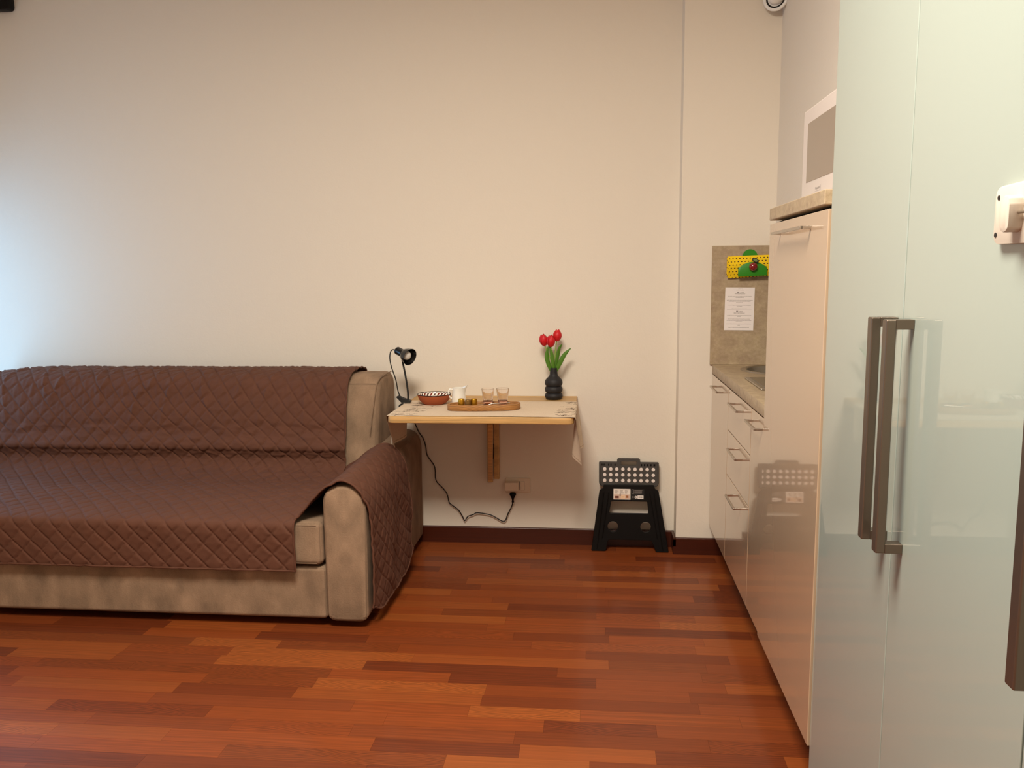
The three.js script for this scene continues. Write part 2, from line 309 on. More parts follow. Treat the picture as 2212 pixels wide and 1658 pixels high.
  // stitched edge binding
  const edge = (g, nu, nv, pick, r = 0.0042, from = 0, to = 1) => { const p = g.attributes.position, list = []; const N = pick === 'u0' || pick === 'u1' ? nv : nu; for (let k = Math.round(from * N); k <= to * N; k += 5) { const i = pick === 'u0' ? k * (nu + 1) : pick === 'u1' ? k * (nu + 1) + nu : pick === 'v1' ? nv * (nu + 1) + k : k; list.push(V(p.getX(i), p.getY(i), p.getZ(i))); } return new THREE.TubeGeometry(curve(list), 160, r, 6); };
  mesh('edge_binding', edge(body, NU, NV, 'u0', 0.0042, 0, 0.86 / len), M.cover, o);
  mesh('edge_binding', edge(body, NU, NV, 'u0', 0.0042, 1 - 0.2 / len), M.cover, o);
  mesh('edge_binding', edge(body, NU, NV, 'v1'), M.cover, o);
  for (const k of ['u0', 'u1', 'v1']) mesh('edge_binding', edge(flap, NA, NB, k), M.cover, o);
}

// ───────────────────────── folding wall table and what stands on it
const TX0 = -0.858, TX1 = -0.083, TY = 0.731, TZ = 0.592;
{
  const o = thing('wall_table', 'light birch fold-down table fixed to the wall on a swing bracket', 'table', [-0.47, TY, 0]);
  const L = (g) => g.translate(0.47, -TY, 0);
  const top = extrude(roundedPolygon([[TX0, 0.024, 0.004], [TX1, 0.024, 0.004], [TX1, TZ, 0.03], [TX0, TZ, 0.03]], 0.004), 0.022, 0.003, { bevelSegments: 3 }).rotateX(Math.PI / 2).translate(0, TY - 0.003, 0);
  mesh('tabletop', L(metreUV(toCreasedNormals(top, 0.6), 1, 4)), M.birch, o);
  mesh('wall_rail', L(metreUV(span(TX0, TX1 + 0.005, TY - 0.055, TY + 0.002, 0.0005, 0.022, 0.003), 1, 4)), M.birch, o);
  mesh('wall_batten', L(metreUV(span(-0.482, -0.456, 0.325, TY - 0.056, 0.0005, 0.022, 0.003), 4, 1)), M.birch, o);
  const swing = (g) => L(g.translate(0.499, 0, -0.035).rotateY(0.135).translate(-0.499, 0, 0.035));
  const br = mesh('swing_bracket', swing(merged([metreUV(span(-0.512, -0.486, 0.315, TY - 0.028, 0.024, 0.05, 0.004), 4, 1), metreUV(span(-0.512, -0.486, TY - 0.058, TY - 0.028, 0.05, 0.44, 0.004), 1, 4),
    metreUV(new RoundedBoxGeometry(0.024, 0.03, 0.50, 2, 0.004).rotateX(-0.74).translate(-0.499, 0.505, 0.228), 1, 4)])), M.birch, o);
  mesh('hinge', L(span(-0.486, -0.482, 0.43, 0.50, 0.02, 0.046)), M.blackPlastic, br);
}
// runner on the table
{
  const mark = (c, x, y, a, s, col) => { c.save(); c.translate(x, y); c.rotate(a); c.fillStyle = col; c.beginPath(); c.ellipse(0, 0, s, s * 0.36, 0, 0, Math.PI * 2); c.fill(); c.restore(); };
  const tex = canvasTexture(2048, 1024, (c, w, h) => { // flat embroidery: leaves and petals near both ends
    c.fillStyle = '#fffaf2'; c.fillRect(0, 0, w, h);
    for (let i = 0; i < 9000; i++) { c.fillStyle = rnd() < 0.5 ? 'rgba(120,90,60,0.05)' : 'rgba(255,255,255,0.07)'; rnd() < 0.5 ? c.fillRect(rnd() * w, rnd() * h, rr(20, 90), 1.5) : c.fillRect(rnd() * w, rnd() * h, 1.5, rr(20, 90)); }
    const K = w / 1.18; // pixels per metre
    const flower = (x, y, n, dark) => { for (let i = 0; i < n; i++) { const a = i / n * 6.28 + rnd(); mark(c, x + Math.cos(a) * 15, y + Math.sin(a) * 15, a, 14, dark ? '#5c4634' : '#fffdf6'); if (!dark) { c.strokeStyle = '#6b5340'; c.lineWidth = 3; c.beginPath(); c.arc(x + Math.cos(a) * 15, y + Math.sin(a) * 15, 10, a, a + 2); c.stroke(); } } };
    for (const [x0, x1] of [[0.20, 0.335], [0.90, 0.985]]) for (let i = 0; i < 26; i++) { const x = rr(x0, x1) * K, y = rr(0.06, 0.94) * h, t = (x / K - x0) / (x1 - x0); flower(x, y, 4 + Math.floor(rnd() * 3), rnd() < 0.45); mark(c, x + 34, y + rr(-12, 12), rr(-0.4, 0.4), 17, '#7a6048'); mark(c, x - 30, y + rr(-10, 10), rr(-0.4, 0.4), 13, '#54402f'); }
    c.strokeStyle = 'rgba(110,84,58,0.5)'; c.lineWidth = 4; c.strokeRect(18, 18, w - 36, h - 36);
  });
  const mat = M.linen.clone(); mat.map = tex;
  const Z0 = 0.165, Z1 = 0.586, XA = TX0 - 0.004, XB = TX1 + 0.004, dropL = 0.168, dropR = 0.20, total = dropL + (XB - XA) + dropR;
  const g = grid(240, 70, (u, v) => {
    const s = u * total; let x, y, z = Z0 + (Z1 - Z0) * v;
    const hum = 0.0016 + 0.0012 * fbm(s * 12, v * 5, 3) + 0.001 * Math.max(0, N3(s * 5, v * 2, 8));
    if (s < dropL) { const d = dropL - s, k = d / dropL; x = XA - 0.006 + 0.012 * k * Math.sin(v * 7 + 1) - 0.012 * k; y = TY - d * 0.995 + 0.004; z -= 0.14 * k * smooth(0.55, 1, v) - 0.03 * k * (1 - v); if (d < 0.012) { x = XA - 0.002 - d * 0.3; y = TY + 0.001 - d * 0.6; } }
    else if (s > total - dropR) { const d = s - (total - dropR), k = d / dropR, kk = smooth(0, 0.6, k); x = XB + 0.006 + 0.016 * kk * Math.sin(v * 11 + 2.4) * (0.5 + k) + 0.006 * k; y = TY - d * (0.78 + 0.32 * Math.pow(v, 3)) + 0.004; z -= 0.06 * k * v; z += 0.10 * k * (1 - v); if (d < 0.012) { x = XB + d * 0.5; y = TY + 0.002 - d * 0.5; } }
    else { x = XA + (s - dropL); y = TY + hum; const nearFront = smooth(0.94, 1, v); y += nearFront * 0.0035 * Math.max(0, N3(s * 9, 1, 5)); z += 0.003 * Math.sin(s * 8) * v; if (v > 0.98 && s > total - dropR - 0.09) z += 0.006; }
    return [x, y, z, u, v];
  });
  tag(mesh('table_runner', g, mat), 'beige linen runner with embroidered flower ends, draped across the birch table', 'table runner');
}
const TOP = TY + 0.003;
{ // terracotta bowl
  const o = thing('bowl', 'shallow terracotta bowl with a white patterned inside and dark rim', 'bowl', [-0.722, TOP, 0.262]); o.scale.set(1.14, 1.1, 1.14);
  mesh('body', lathe([[0, 0], [0.040, 0], [0.046, 0.003], [0.060, 0.018], [0.066, 0.036], [0.0665, 0.040]]), M.terracotta, o);
  const glaze = canvasTexture(1024, 256, (c, w, h) => { c.fillStyle = '#f4ede2'; c.fillRect(0, 0, w, h); for (let i = 0; i < 26; i++) { const x = (i + 0.5) * w / 26; c.fillStyle = i % 2 ? '#4a1c18' : '#7a2a20'; c.beginPath(); c.ellipse(x, h * 0.70, 9, 34, 0.5, 0, 7); c.fill(); c.fillStyle = '#2d1a26'; c.beginPath(); c.ellipse(x + 16, h * 0.86, 8, 20, -0.6, 0, 7); c.fill(); } });
  mesh('glazed_inside', lathe([[0.0655, 0.040], [0.063, 0.036], [0.056, 0.018], [0.042, 0.007], [0.0001, 0.0055]]), phys('#ffffff', 0.15, { map: glaze, side: THREE.DoubleSide }), o);
  mesh('rim', new THREE.TorusGeometry(0.066, 0.0018, 8, 64).rotateX(Math.PI / 2).translate(0, 0.0405, 0), phys('#2a120e', 0.25), o);
}
{ // jug
  const o = thing('milk_jug', 'small white porcelain jug with a loop handle and pouring lip', 'jug', [-0.609, TOP, 0.265]); o.rotation.y = 0.25;
  const outer = [[0.0001, 0], [0.029, 0], [0.032, 0.003], [0.0335, 0.014], [0.031, 0.034], [0.0275, 0.048], [0.0275, 0.060], [0.0285, 0.066]], inner = [[0.0265, 0.066], [0.0255, 0.058], [0.0285, 0.034], [0.030, 0.014], [0.026, 0.004], [0.0001, 0.004]];
  const g = lathe([...outer, ...inner], 64), p = g.attributes.position;
  for (let i = 0; i < p.count; i++) { const x = p.getX(i), y = p.getY(i), z = p.getZ(i), a = Math.atan2(z, x), k = Math.pow(Math.max(0, Math.cos(a)), 10) * smooth(0.042, 0.066, y); p.setXYZ(i, x + 0.013 * k, y + 0.010 * k, z * (1 - 0.35 * k)); }
  g.computeVertexNormals(); mesh('body', g, M.creamPorcelain, o); o.scale.set(1, 1.12, 1);
  mesh('handle', tube([[-0.026, 0.059, 0], [-0.040, 0.060, 0], [-0.046, 0.046, 0], [-0.041, 0.030, 0], [-0.030, 0.022, 0]], 0.0036, 40, 10), M.creamPorcelain, o);
}
// wooden tray
const TRAY = V(-0.476, TOP, 0.398), TRAY_A = 0.17;
{
  const o = thing('tray', 'long rounded wooden serving board with a raised rim', 'tray', TRAY.toArray()); o.rotation.y = TRAY_A;
  const outline = (k, Ctor) => { const s = new Ctor(); const a = 0.158 - k, b = 0.060 - k, n = 72; for (let i = 0; i <= n; i++) { const t = i / n * 2 * Math.PI, c = Math.cos(t), q = Math.sin(t), e = 0.62; const x = a * Math.sign(c) * Math.pow(Math.abs(c), e), y = b * Math.sign(q) * Math.pow(Math.abs(q), 0.85) * (1 + 0.06 * Math.cos(t)) + 0.004 * Math.cos(3 * t); i ? s.lineTo(x, y) : s.moveTo(x, y); } return s; };
  const rimS = outline(0, THREE.Shape); rimS.holes.push(outline(0.008, THREE.Path));
  mesh('board', metreUV(toCreasedNormals(extrude(outline(0.002, THREE.Shape), 0.014, 0.001), 0.5).rotateX(-Math.PI / 2).translate(0, 0.001, 0), 1, 4), M.tray, o);
  mesh('rim', metreUV(toCreasedNormals(extrude(rimS, 0.022, 0.0012), 0.5).rotateX(-Math.PI / 2).translate(0, 0.0012, 0), 1, 4), M.tray, o);
}
const onTray = (x, z, y = 0.0165) => { const c = Math.cos(TRAY_A), s = Math.sin(TRAY_A); return [TRAY.x + x * c + z * s, TRAY.y + y, TRAY.z - x * s + z * c]; };
{ // two tumblers
  const prof = [[0.0001, 0], [0.0185, 0], [0.0205, 0.002], [0.0220, 0.012], [0.0295, 0.062], [0.0287, 0.0628], [0.0276, 0.062], [0.0205, 0.0165], [0.019, 0.0125], [0.0001, 0.0115]];
  const a = thing('glass_tumbler', 'pink-tinted glass tumbler on the wooden board, beside the bowl of the spoon', 'glass', onTray(0.018, -0.012), 'tumblers on the board'); mesh('glass_body', lathe(prof.map(([r, y]) => [r * 0.95, y * 1.12]), 56), M.tumbler, a);
  const b = a.clone(); b.name = numbered('glass_tumbler'); b.position.set(...onTray(0.083, -0.014)); b.userData = { ...a.userData, label: 'pink-tinted glass tumbler on the wooden board, beside the handle end of the spoon' }; scene.add(b);
}
{ // foil sweets
  const cyl = () => lathe([[0.0001, 0], [0.0095, 0], [0.0108, 0.0015], [0.0112, 0.012], [0.0108, 0.022], [0.009, 0.0245], [0.004, 0.0255], [0.0001, 0.0255]], 28);
  const mk = (x, z, mat, label, s = 1) => { const o = thing('foil_sweet', label, 'sweet', onTray(x, z), 'foil sweets on the board'); o.scale.setScalar(s * 1.3); mesh('wrapper', cyl(), mat, o); mesh('crimp', new THREE.TorusGeometry(0.0107, 0.0009, 6, 32).rotateX(Math.PI / 2).translate(0, 0.003, 0), mat, o); };
  mk(-0.098, 0.012, M.gold, 'gold foil sweet on the board, beside the jug end of the brown one');
  mk(-0.070, 0.024, M.bronzeFoil, 'brown foil sweet standing between two gold ones on the board', 0.92);
  mk(-0.044, 0.012, M.gold, 'gold foil sweet on the board, on the tumbler side of the brown one');
}
{ // teaspoon
  const o = thing('teaspoon', 'small steel teaspoon lying on the wooden board', 'spoon', onTray(0.0, 0.034, 0.0165)); o.rotation.y = 0.22;
  const bowl = grid(24, 16, (u, v) => { const t = u * 2 * Math.PI, r = v; return [Math.cos(t) * r * 0.019, 0.001 + 0.005 * r * r + 0.0005, Math.sin(t) * r * 0.0115]; });
  mesh('spoon_bowl', bowl, std('#8a8078', 0.22, { metalness: 1, side: THREE.DoubleSide }), o);
  mesh('spoon_handle', tube([[0.018, 0.0062, 0], [0.034, 0.010, 0], [0.07, 0.011, 0], [0.112, 0.0125, 0]], 0.0019, 40, 8), M.steel, o);
}
{ // vase
  const o = thing('vase', 'matt black vase of three stacked rings with a narrow neck', 'vase', [-0.187, TY + 0.002, 0.088]);
  const pts = [[0.0001, 0], [0.032, 0], [0.038, 0.004], [0.0415, 0.014], [0.0385, 0.025], [0.0335, 0.029], [0.0385, 0.034], [0.0415, 0.045], [0.039, 0.056], [0.034, 0.060], [0.039, 0.066], [0.0415, 0.077], [0.038, 0.090], [0.028, 0.101], [0.0205, 0.110], [0.0178, 0.122], [0.0175, 0.146], [0.0165, 0.1468], [0.0145, 0.146], [0.0145, 0.12], [0.0001, 0.118]];
  mesh('body', new THREE.LatheGeometry(new THREE.SplineCurve(pts.slice(0, 17).map((p) => new THREE.Vector2(...p))).getPoints(110).concat(pts.slice(17).map((p) => new THREE.Vector2(...p))), 56), M.vase, o);
}
{ // three tulips
  const petalGeo = (k) => grid(10, 14, (u, v) => { const w = (u - 0.5) * 2, a = w * 0.95, r = 0.0165 * Math.pow(Math.sin(Math.PI * (0.12 + 0.80 * v)), 0.8) * (1 - 0.06 * k); const taper = 1 - Math.pow(v, 6) * 0.35; return [Math.sin(a * taper) * r, 0.044 * v - 0.004 * Math.pow(v, 3) * w * w, Math.cos(a * taper) * r]; });
  const leafGeo = (pts, wid, face) => { const c = curve(pts), q = V(...face).normalize(); return grid(8, 28, (u, v) => { const p = c.getPoint(v), t = c.getTangent(v), s = t.clone().cross(q).normalize(), w = (u - 0.5) * 2, k = wid * Math.pow(Math.sin(Math.PI * clamp(0.13 + 0.87 * v, 0, 1)), 0.75); const n = s.clone().cross(t); return p.clone().addScaledVector(s, w * k).addScaledVector(n, -0.35 * k * w * w).toArray(); }); };
  const B = V(-0.187, TY + 0.125, 0.088);
  const tulip = (head, tilt, label, mats, leaves) => {
    const o = thing('tulip', label, 'flower', B.toArray(), 'tulips in the black vase'), h = V(...head).sub(B);
    mesh('stem', tube([[h.x * 0.02, 0, h.z * 0.02], [h.x * 0.25, h.y * 0.4, h.z * 0.25], [h.x * 0.8, h.y * 0.85, h.z * 0.8], h.toArray()], 0.0027, 32, 8), M.stem, o);
    const f = new THREE.Group(); f.name = 'flower_head'; f.position.copy(h); f.rotation.set(tilt[0], 0.5, tilt[1]); o.add(f);
    for (let i = 0; i < 6; i++) { const m = mesh('petal', petalGeo(i % 2), mats[i % mats.length], f); m.rotation.y = i * Math.PI / 3; m.scale.setScalar(i % 2 ? 1.18 : 1.26); }
    for (const [pts, wid, face] of leaves) mesh('leaf', leafGeo(pts, wid, face), M.leaf, o);
  };
  tulip([-0.229, 0.984, 0.092], [0.05, 0.18], 'dark red tulip leaning out over the jug side of the vase', [M.petal], [[[[-0.006, 0, 0.004], [-0.024, 0.045, 0.012], [-0.031, 0.085, 0.014], [-0.024, 0.128, 0.012]], 0.0105, [0.2, 0.1, 1]]]);
  tulip([-0.199, 0.98, 0.106], [0.12, 0.0], 'dark red tulip in the middle of the bunch', [M.petal], [[[[0.0, 0, 0.008], [-0.004, 0.05, 0.016], [-0.010, 0.095, 0.018], [-0.022, 0.132, 0.016]], 0.009, [-0.1, 0.1, 1]]]);
  tulip([-0.173, 1.004, 0.088], [0.0, -0.14], 'brighter red tulip standing tallest in the vase', [M.petal, M.petalLight], [[[[0.007, 0, 0.004], [0.028, 0.045, 0.012], [0.052, 0.088, 0.014], [0.082, 0.118, 0.012]], 0.0105, [0.0, 0.25, 1]], [[[0.004, 0, -0.004], [0.016, 0.06, -0.006], [0.026, 0.11, -0.004], [0.040, 0.136, 0]], 0.009, [0.4, 0, 1]]]);
}
// ───────────────────────── clip-on lamp with its cord
{
  const o = thing('clip_lamp', 'black clip-on spot lamp clamped to the table edge, cord plugged in below', 'lamp', [-0.862, TY, 0.25]);
  const L = (g) => g.translate(0.862, -TY, -0.25), q = (px, py, z = 0.25) => hit(px, py, 'z', z);
  const jaw = roundedPolygon([[-0.012, 0.000], [0.030, 0.002], [0.030, 0.008], [0.004, 0.016], [-0.03, 0.030], [-0.036, 0.025]], 0.003);
  const jawG = (flip) => { const g = extrude(jaw, 0.024, 0.001); if (flip) g.scale(1, -1, 1).translate(0, 0, 0); return g.translate(-0.862, 0, 0.238); };
  const lower = toCreasedNormals(jawG(false).rotateX(Math.PI).translate(0, TY - 0.029, 0.5), 0.5);
  mesh('clamp', L(merged([jawG(false).translate(0, TY + 0.006, 0), lower, new THREE.CylinderGeometry(0.012, 0.012, 0.03, 20).rotateX(Math.PI / 2).translate(-0.876, TY - 0.012, 0.25)])), M.blackMatt, o);
  mesh('arm', L(tube([[-0.846, TY + 0.018, 0.25], q(881, 845), q(876, 812), q(871, 787), q(868, 772)], 0.0042, 48, 10)), M.blackMatt, o);
  const c = q(872, 764), dir = V(0.80, -0.30, 0.52).normalize(), turn = new THREE.Quaternion().setFromUnitVectors(V(0, 1, 0), dir);
  const head = new THREE.Group(); head.name = 'lamp_head'; head.position.copy(c.clone().sub(o.position)); head.quaternion.copy(turn); o.add(head);
  mesh('socket', lathe([[0.0001, -0.046], [0.0165, -0.045], [0.0185, -0.042], [0.0185, -0.006], [0.020, 0.0]], 40), M.black, head);
  mesh('lamp_shade', lathe([[0.018, -0.006], [0.027, 0.006], [0.034, 0.022], [0.0385, 0.040], [0.0395, 0.042], [0.038, 0.041], [0.033, 0.024], [0.026, 0.008], [0.015, -0.002]], 48), phys('#0b0b0d', 0.2, { side: THREE.DoubleSide }), head);
  mesh('bulb', new THREE.SphereGeometry(0.0215, 28, 20).translate(0, 0.018, 0), M.bulb, head);
  const back = c.clone().addScaledVector(dir, -0.045);
  const pts = [[897.7, 917], [904.5, 932], [914.6, 947.6], [919.7, 964.5], [923, 983], [936.6, 1003], [940, 1015], [940.8, 1032], [945, 1042], [958.5, 1055.7], [966, 1067.5], [970.3, 1084.4], [975.4, 1089.5], [989, 1099.6], [997.4, 1111.4], [1003.5, 1123.5], [1005.5, 1122.5], [1011, 1114.8], [1022.7, 1110.6], [1031, 1107], [1056.5, 1110.6], [1070, 1116.5], [1085, 1125], [1092, 1123], [1097, 1109.7], [1105.5, 1092.8], [1108, 1081]].map(([a, b]) => q(a, b, 0.016));
  const cord = mesh('cord', L(merged([tube([back, q(846, 756), q(842, 770), q(845, 790), q(855, 820), q(860, 845), q(868, 864), [-0.874, TY + 0.008, 0.25]], 0.0026, 70, 7),
    tube([[-0.872, TY - 0.02, 0.25], [-0.862, TY - 0.06, 0.2], q(893, 908, 0.08), ...pts], 0.0027, 320, 7)])), M.cable, o);
  const p = q(1108, 1081, 0.028);
  mesh('plug', L(lathe([[0.0001, -0.004], [0.0055, -0.003], [0.0062, 0], [0.0045, 0.004], [0.0052, 0.014], [0.0105, 0.026], [0.0155, 0.034], [0.0155, 0.044], [0.0001, 0.044]], 24).scale(1, 1, 0.7).translate(p.x, p.y - 0.004, 0.032)), M.blackPlastic, cord);
}
// ───────────────────────── wall socket with an adaptor in it
{
  const a = hit(1092, 1031, 'z', 0), b = hit(1146, 1064, 'z', 0), cx = (a.x + b.x) / 2, cy = (a.y + b.y) / 2;
  const o = thing('wall_socket', 'ivory socket plate with a switch under the table', 'socket', [cx, cy, 0]);
  const L = (g) => g.translate(-cx, -cy, 0);
  mesh('plate', L(span(a.x, b.x, b.y, a.y, 0.0002, 0.009, 0.006, 4)), M.ivory, o);
  mesh('insert', L(span(cx - 0.035, cx + 0.034, cy - 0.0225, cy + 0.0225, 0.004, 0.0102, 0.001)), M.whitePlastic, o);
  mesh('switch_key', L(span(cx + 0.011, cx + 0.033, cy - 0.021, cy + 0.021, 0.006, 0.0125, 0.0015)), M.ivory, o);
  for (const x of [cx + 0.0098, cx - 0.0125]) mesh('joint', L(span(x - 0.0006, x + 0.0006, cy - 0.022, cy + 0.022, 0.008, 0.0106)), M.darkGap, o);
  const c = hit(1089.5, 1042, 'z', 0.05), d = hit(1120, 1060.5, 'z', 0.05);
  const t = thing('plug_adaptor', 'ivory plastic plug adaptor pushed into the wall socket', 'adaptor', [(c.x + d.x) / 2, (c.y + d.y) / 2, 0.01]);
  mesh('body', span(-(d.x - c.x) / 2, (d.x - c.x) / 2, -(c.y - d.y) / 2, (c.y - d.y) / 2, 0.0005, 0.042, 0.004, 3), M.ivory, t);
  mesh('collar', new THREE.CylinderGeometry(0.017, 0.017, 0.004, 28).rotateX(Math.PI / 2).translate(0, 0, 0.0005), M.ivory, t);
}
// ───────────────────────── folding step stool leaning on the wall
{
  const o = thing('step_stool', 'folded black step stool with grey top and white grip dots, leaning on the wall', 'step stool', [0.172, 0, 0.088]);
  const tilt = new THREE.Group(); const K = 3.885 / F, X = (px) => (px - 1359.5) * K, Y = (py) => (1188.5 - py) * K * 1.012;
  const A = -0.105, place = (g) => g.rotateX(A);
  const legs = roundedPolygon([[X(1276.5), 0], [X(1307), 0], [X(1312), Y(1163), 0.012], [X(1408), Y(1163), 0.012], [X(1418), 0], [X(1444), 0], [X(1421.5), Y(1056), 0.008], [X(1414), Y(1052)], [X(1411.5), Y(1044)], [X(1303), Y(1044)], [X(1302), Y(1052)], [X(1294), Y(1056), 0.008]], 0.004);
  legs.holes.push(roundedPolygon([[X(1314), Y(1106.5)], [X(1401.5), Y(1106.5)], [X(1398.5), Y(1078.5)], [X(1318.5), Y(1078.5)]], 0.009, THREE.Path));
  for (const x of [1323, 1394.5]) { const p = new THREE.Path(); p.absarc(X(x), Y(1134.8), 12.4 * K, 0, 6.2832, true); legs.holes.push(p); }
  const frame = mesh('leg_frame', place(toCreasedNormals(extrude(legs, 0.016, 0.0015).translate(0, 0.0015, -0.008), 0.3)), M.blackPlastic, o);
  const rear = roundedPolygon([[X(1280), 0], [X(1296), 0], [X(1311), Y(1062)], [X(1405), Y(1062)], [X(1424), 0], [X(1440), 0], [X(1414), Y(1054)], [X(1302), Y(1054)]], 0.004);
  mesh('leg_frame', place(toCreasedNormals(extrude(rear, 0.012, 0.001).translate(0, 0.001, -0.026), 0.3)), M.blackPlastic, o);
  // ribs moulded along the legs
  for (const s of [[1288, 1184, 1303, 1060], [1432, 1184, 1412, 1060], [1300, 1160, 1314, 1060], [1420, 1160, 1403, 1060]]) mesh('rib', place(tube([[X(s[0]), Y(s[1]), 0.0105], [X((s[0] + s[2]) / 2), Y((s[1] + s[3]) / 2), 0.011], [X(s[2]), Y(s[3]), 0.0105]], 0.0022, 12, 6)), M.blackPlastic, o);
  const top = roundedPolygon([[X(1292.8), Y(994.5), 0.004], [X(1332.5), Y(994.5), 0.003], [X(1333), Y(986.5), 0.008], [X(1381), Y(986.5), 0.008], [X(1381.5), Y(994.5), 0.003], [X(1422), Y(994.5), 0.004], [X(1422), Y(1047), 0.022], [X(1293), Y(1047), 0.022]].reverse(), 0.004);
  top.holes.push(roundedPolygon([[X(1339.5), Y(1002.5)], [X(1375.5), Y(1002.5)], [X(1375.5), Y(991.5)], [X(1339.5), Y(991.5)]], 0.006, THREE.Path));
  const panel = mesh('step_top', place(toCreasedNormals(extrude(top, 0.014, 0.002).translate(0, 0, -0.018), 0.3)), M.greyPlastic, o);
  mesh('rim', place(tube([[X(1295), Y(997), -0.002], [X(1294.5), Y(1020), -0.002], [X(1294.5), Y(1040), -0.002], [X(1300), Y(1046), -0.002]], 0.002, 20, 6)), M.greyPlastic, panel);
  mesh('rim', place(tube([[X(1420), Y(997), -0.002], [X(1420.5), Y(1020), -0.002], [X(1420.5), Y(1040), -0.002], [X(1415), Y(1046), -0.002]], 0.002, 20, 6)), M.greyPlastic, panel);
  const dotG = lathe([[0.0001, 0.002], [0.002, 0.0018], [0.0028, 0.0022], [0.0074, 0.0022], [0.0082, 0.0012], [0.0084, 0]], 20).rotateX(Math.PI / 2), dotM = phys('#e9dfd9', 0.5);
  for (let r = 0; r < 3; r++) for (let c = 0; c < 9; c++) mesh('grip_dot', place(dotG.clone().translate(X(1304.6 + c * 13.27), Y(1009.4 + r * 12.4), -0.002)), dotM, panel);
  for (const [a, b] of [[1297.5, 1300], [1302, 1304.5], [1312, 1314.5], [1317, 1319.5], [1326, 1328.5], [1384, 1386.5], [1390, 1393], [1397, 1400], [1404, 1407], [1411, 1415]]) mesh('slot', place(span(X(a), X(b), Y(1002), Y(997.5), -0.003, -0.0012)), M.blackPlastic, panel);
  for (const x of [1311, 1330.5, 1349, 1367.5, 1385.5, 1404.5]) { const w = x < 1315 || x > 1400 ? 6.2 : 5; mesh('hinge', place(span(X(x - w), X(x + w), Y(1050), Y(1042.5), -0.016, 0.002, 0.003)), M.blackPlastic, panel); }
  const st1 = canvasTexture(512, 320, (c, w, h) => { c.fillStyle = '#efe6dc'; c.fillRect(0, 0, w, h); c.fillStyle = '#8d8078'; for (let k = 0; k < 3; k++) for (let i = 0; i < 11; i++) c.fillRect(40 + k * 150, 30 + i * 11, rr(70, 128), 5); c.fillStyle = '#d7b9a6'; c.fillRect(20, 165, w - 40, 140); c.fillStyle = '#6b3b2c'; c.fillRect(50, 215, 110, 70); c.fillStyle = '#1a1210'; c.fillRect(190, 140, 24, 80); c.fillStyle = '#eccba6'; c.fillRect(230, 190, 120, 100); c.fillStyle = '#a2673f'; c.fillRect(380, 200, 70, 70); c.fillStyle = '#5a3a2a'; c.fillRect(250, 240, 80, 8); });
  mesh('sticker', place(new THREE.PlaneGeometry((1361 - 1324) * K, 23.5 * K).translate(X(1342.5), Y(1063), 0.0105)), std('#ffffff', 0.6, { map: st1 }), frame);
  const st2 = canvasTexture(512, 420, (c, w, h) => { c.fillStyle = '#0e0d0d'; c.fillRect(0, 0, w, h); c.strokeStyle = '#b9b0aa'; c.lineWidth = 6; c.strokeRect(20, 24, 90, 160); c.fillStyle = '#9a918b'; for (let i = 0; i < 5; i++) c.fillRect(130, 36 + i * 32, rr(210, 340), 10); c.fillStyle = '#efe9e3'; c.fillRect(250, 250, 230, 140); c.fillStyle = '#4a4542'; for (let i = 0; i < 26; i++) c.fillRect(280 + i * 6.5, 285, rr(1, 5), 70); c.beginPath(); c.arc(185, 320, 52, 0, 7); c.fillStyle = '#e8e0da'; c.fill(); c.fillStyle = '#6b625d'; c.fillRect(172, 290, 26, 60); c.beginPath(); c.arc(70, 320, 42, 0, 7); c.fillStyle = '#57504c'; c.fill(); });
  mesh('sticker', place(new THREE.PlaneGeometry((1391 - 1362.5) * K, 23.5 * K).translate(X(1376.8), Y(1063), 0.0105)), std('#ffffff', 0.6, { map: st2 }), frame);
}
// ───────────────────────── kitchen run
const KICK = 0.14, CT = 0.898, CARC = XF + 0.02, BACK = RX1 - 0.004;
function barHandle(parent, z0, z1, y, out = 0.025, h = 0.008) { // U of flat bar standing off the door
  const x = XF - out;
  const g = merged([span(x - 0.004, x + 0.004, y - h / 2, y + h / 2, z0, z1, 0.0012), span(x, XF + 0.0005, y - h / 2, y + h / 2, z0, z0 + 0.008, 0.0012), span(x, XF + 0.0005, y - h / 2, y + h / 2, z1 - 0.008, z1, 0.0012)]);
  return mesh('handle', g.translate(...parent.userData.off), M.steel, parent);
}
function cabinet(name, label, z0, z1, y1, fronts) {
  const base = [0.84, 0, (z0 + z1) / 2], o = thing(name, label, 'cabinet', base), off = base.map((v) => -v);
  const t = 0.018, za = z0 + 0.0005, zb = z1 - 0.0005; // open-topped box of panels
  const panels = [span(CARC, BACK, KICK, y1, za, za + t), span(CARC, BACK, KICK, y1, zb - t, zb), span(CARC, BACK, KICK, KICK + t, za + t, zb - t), span(BACK - t, BACK, KICK + t, y1, za + t, zb - t), span(CARC, CARC + 0.004, KICK + t, y1, za + t, zb - t)];
  mesh('body', merged(panels).translate(...off), M.carcass, o);
  if (y1 > 1) mesh('top_panel', span(CARC, BACK, y1 - t, y1, za + t, zb - t).translate(...off), M.carcass, o);
  for (const [kind, a, b, ya, yb, hz0, hz1, hy, out, dx = 0] of fronts) {
    const f = mesh(kind, boxAt(XF - dx, CARC - 0.0006, ya, yb, a, b, 0.0022, 2).translate(...off), M.lacquer, o); f.userData.off = off;
    if (hz1) barHandle(f, hz0, hz1, hy, out);
    delete f.userData.off;
  }
  return o;
}
const g2 = 0.0016;
cabinet('base_cabinet', 'glossy beige base cabinet between the wall projection and the drawers', PZ + 0.002, 0.574, 0.856, [['door', PZ + 0.004, 0.574 - g2, KICK + 0.001, 0.853, 0.235, 0.43, 0.815, 0.025]]);
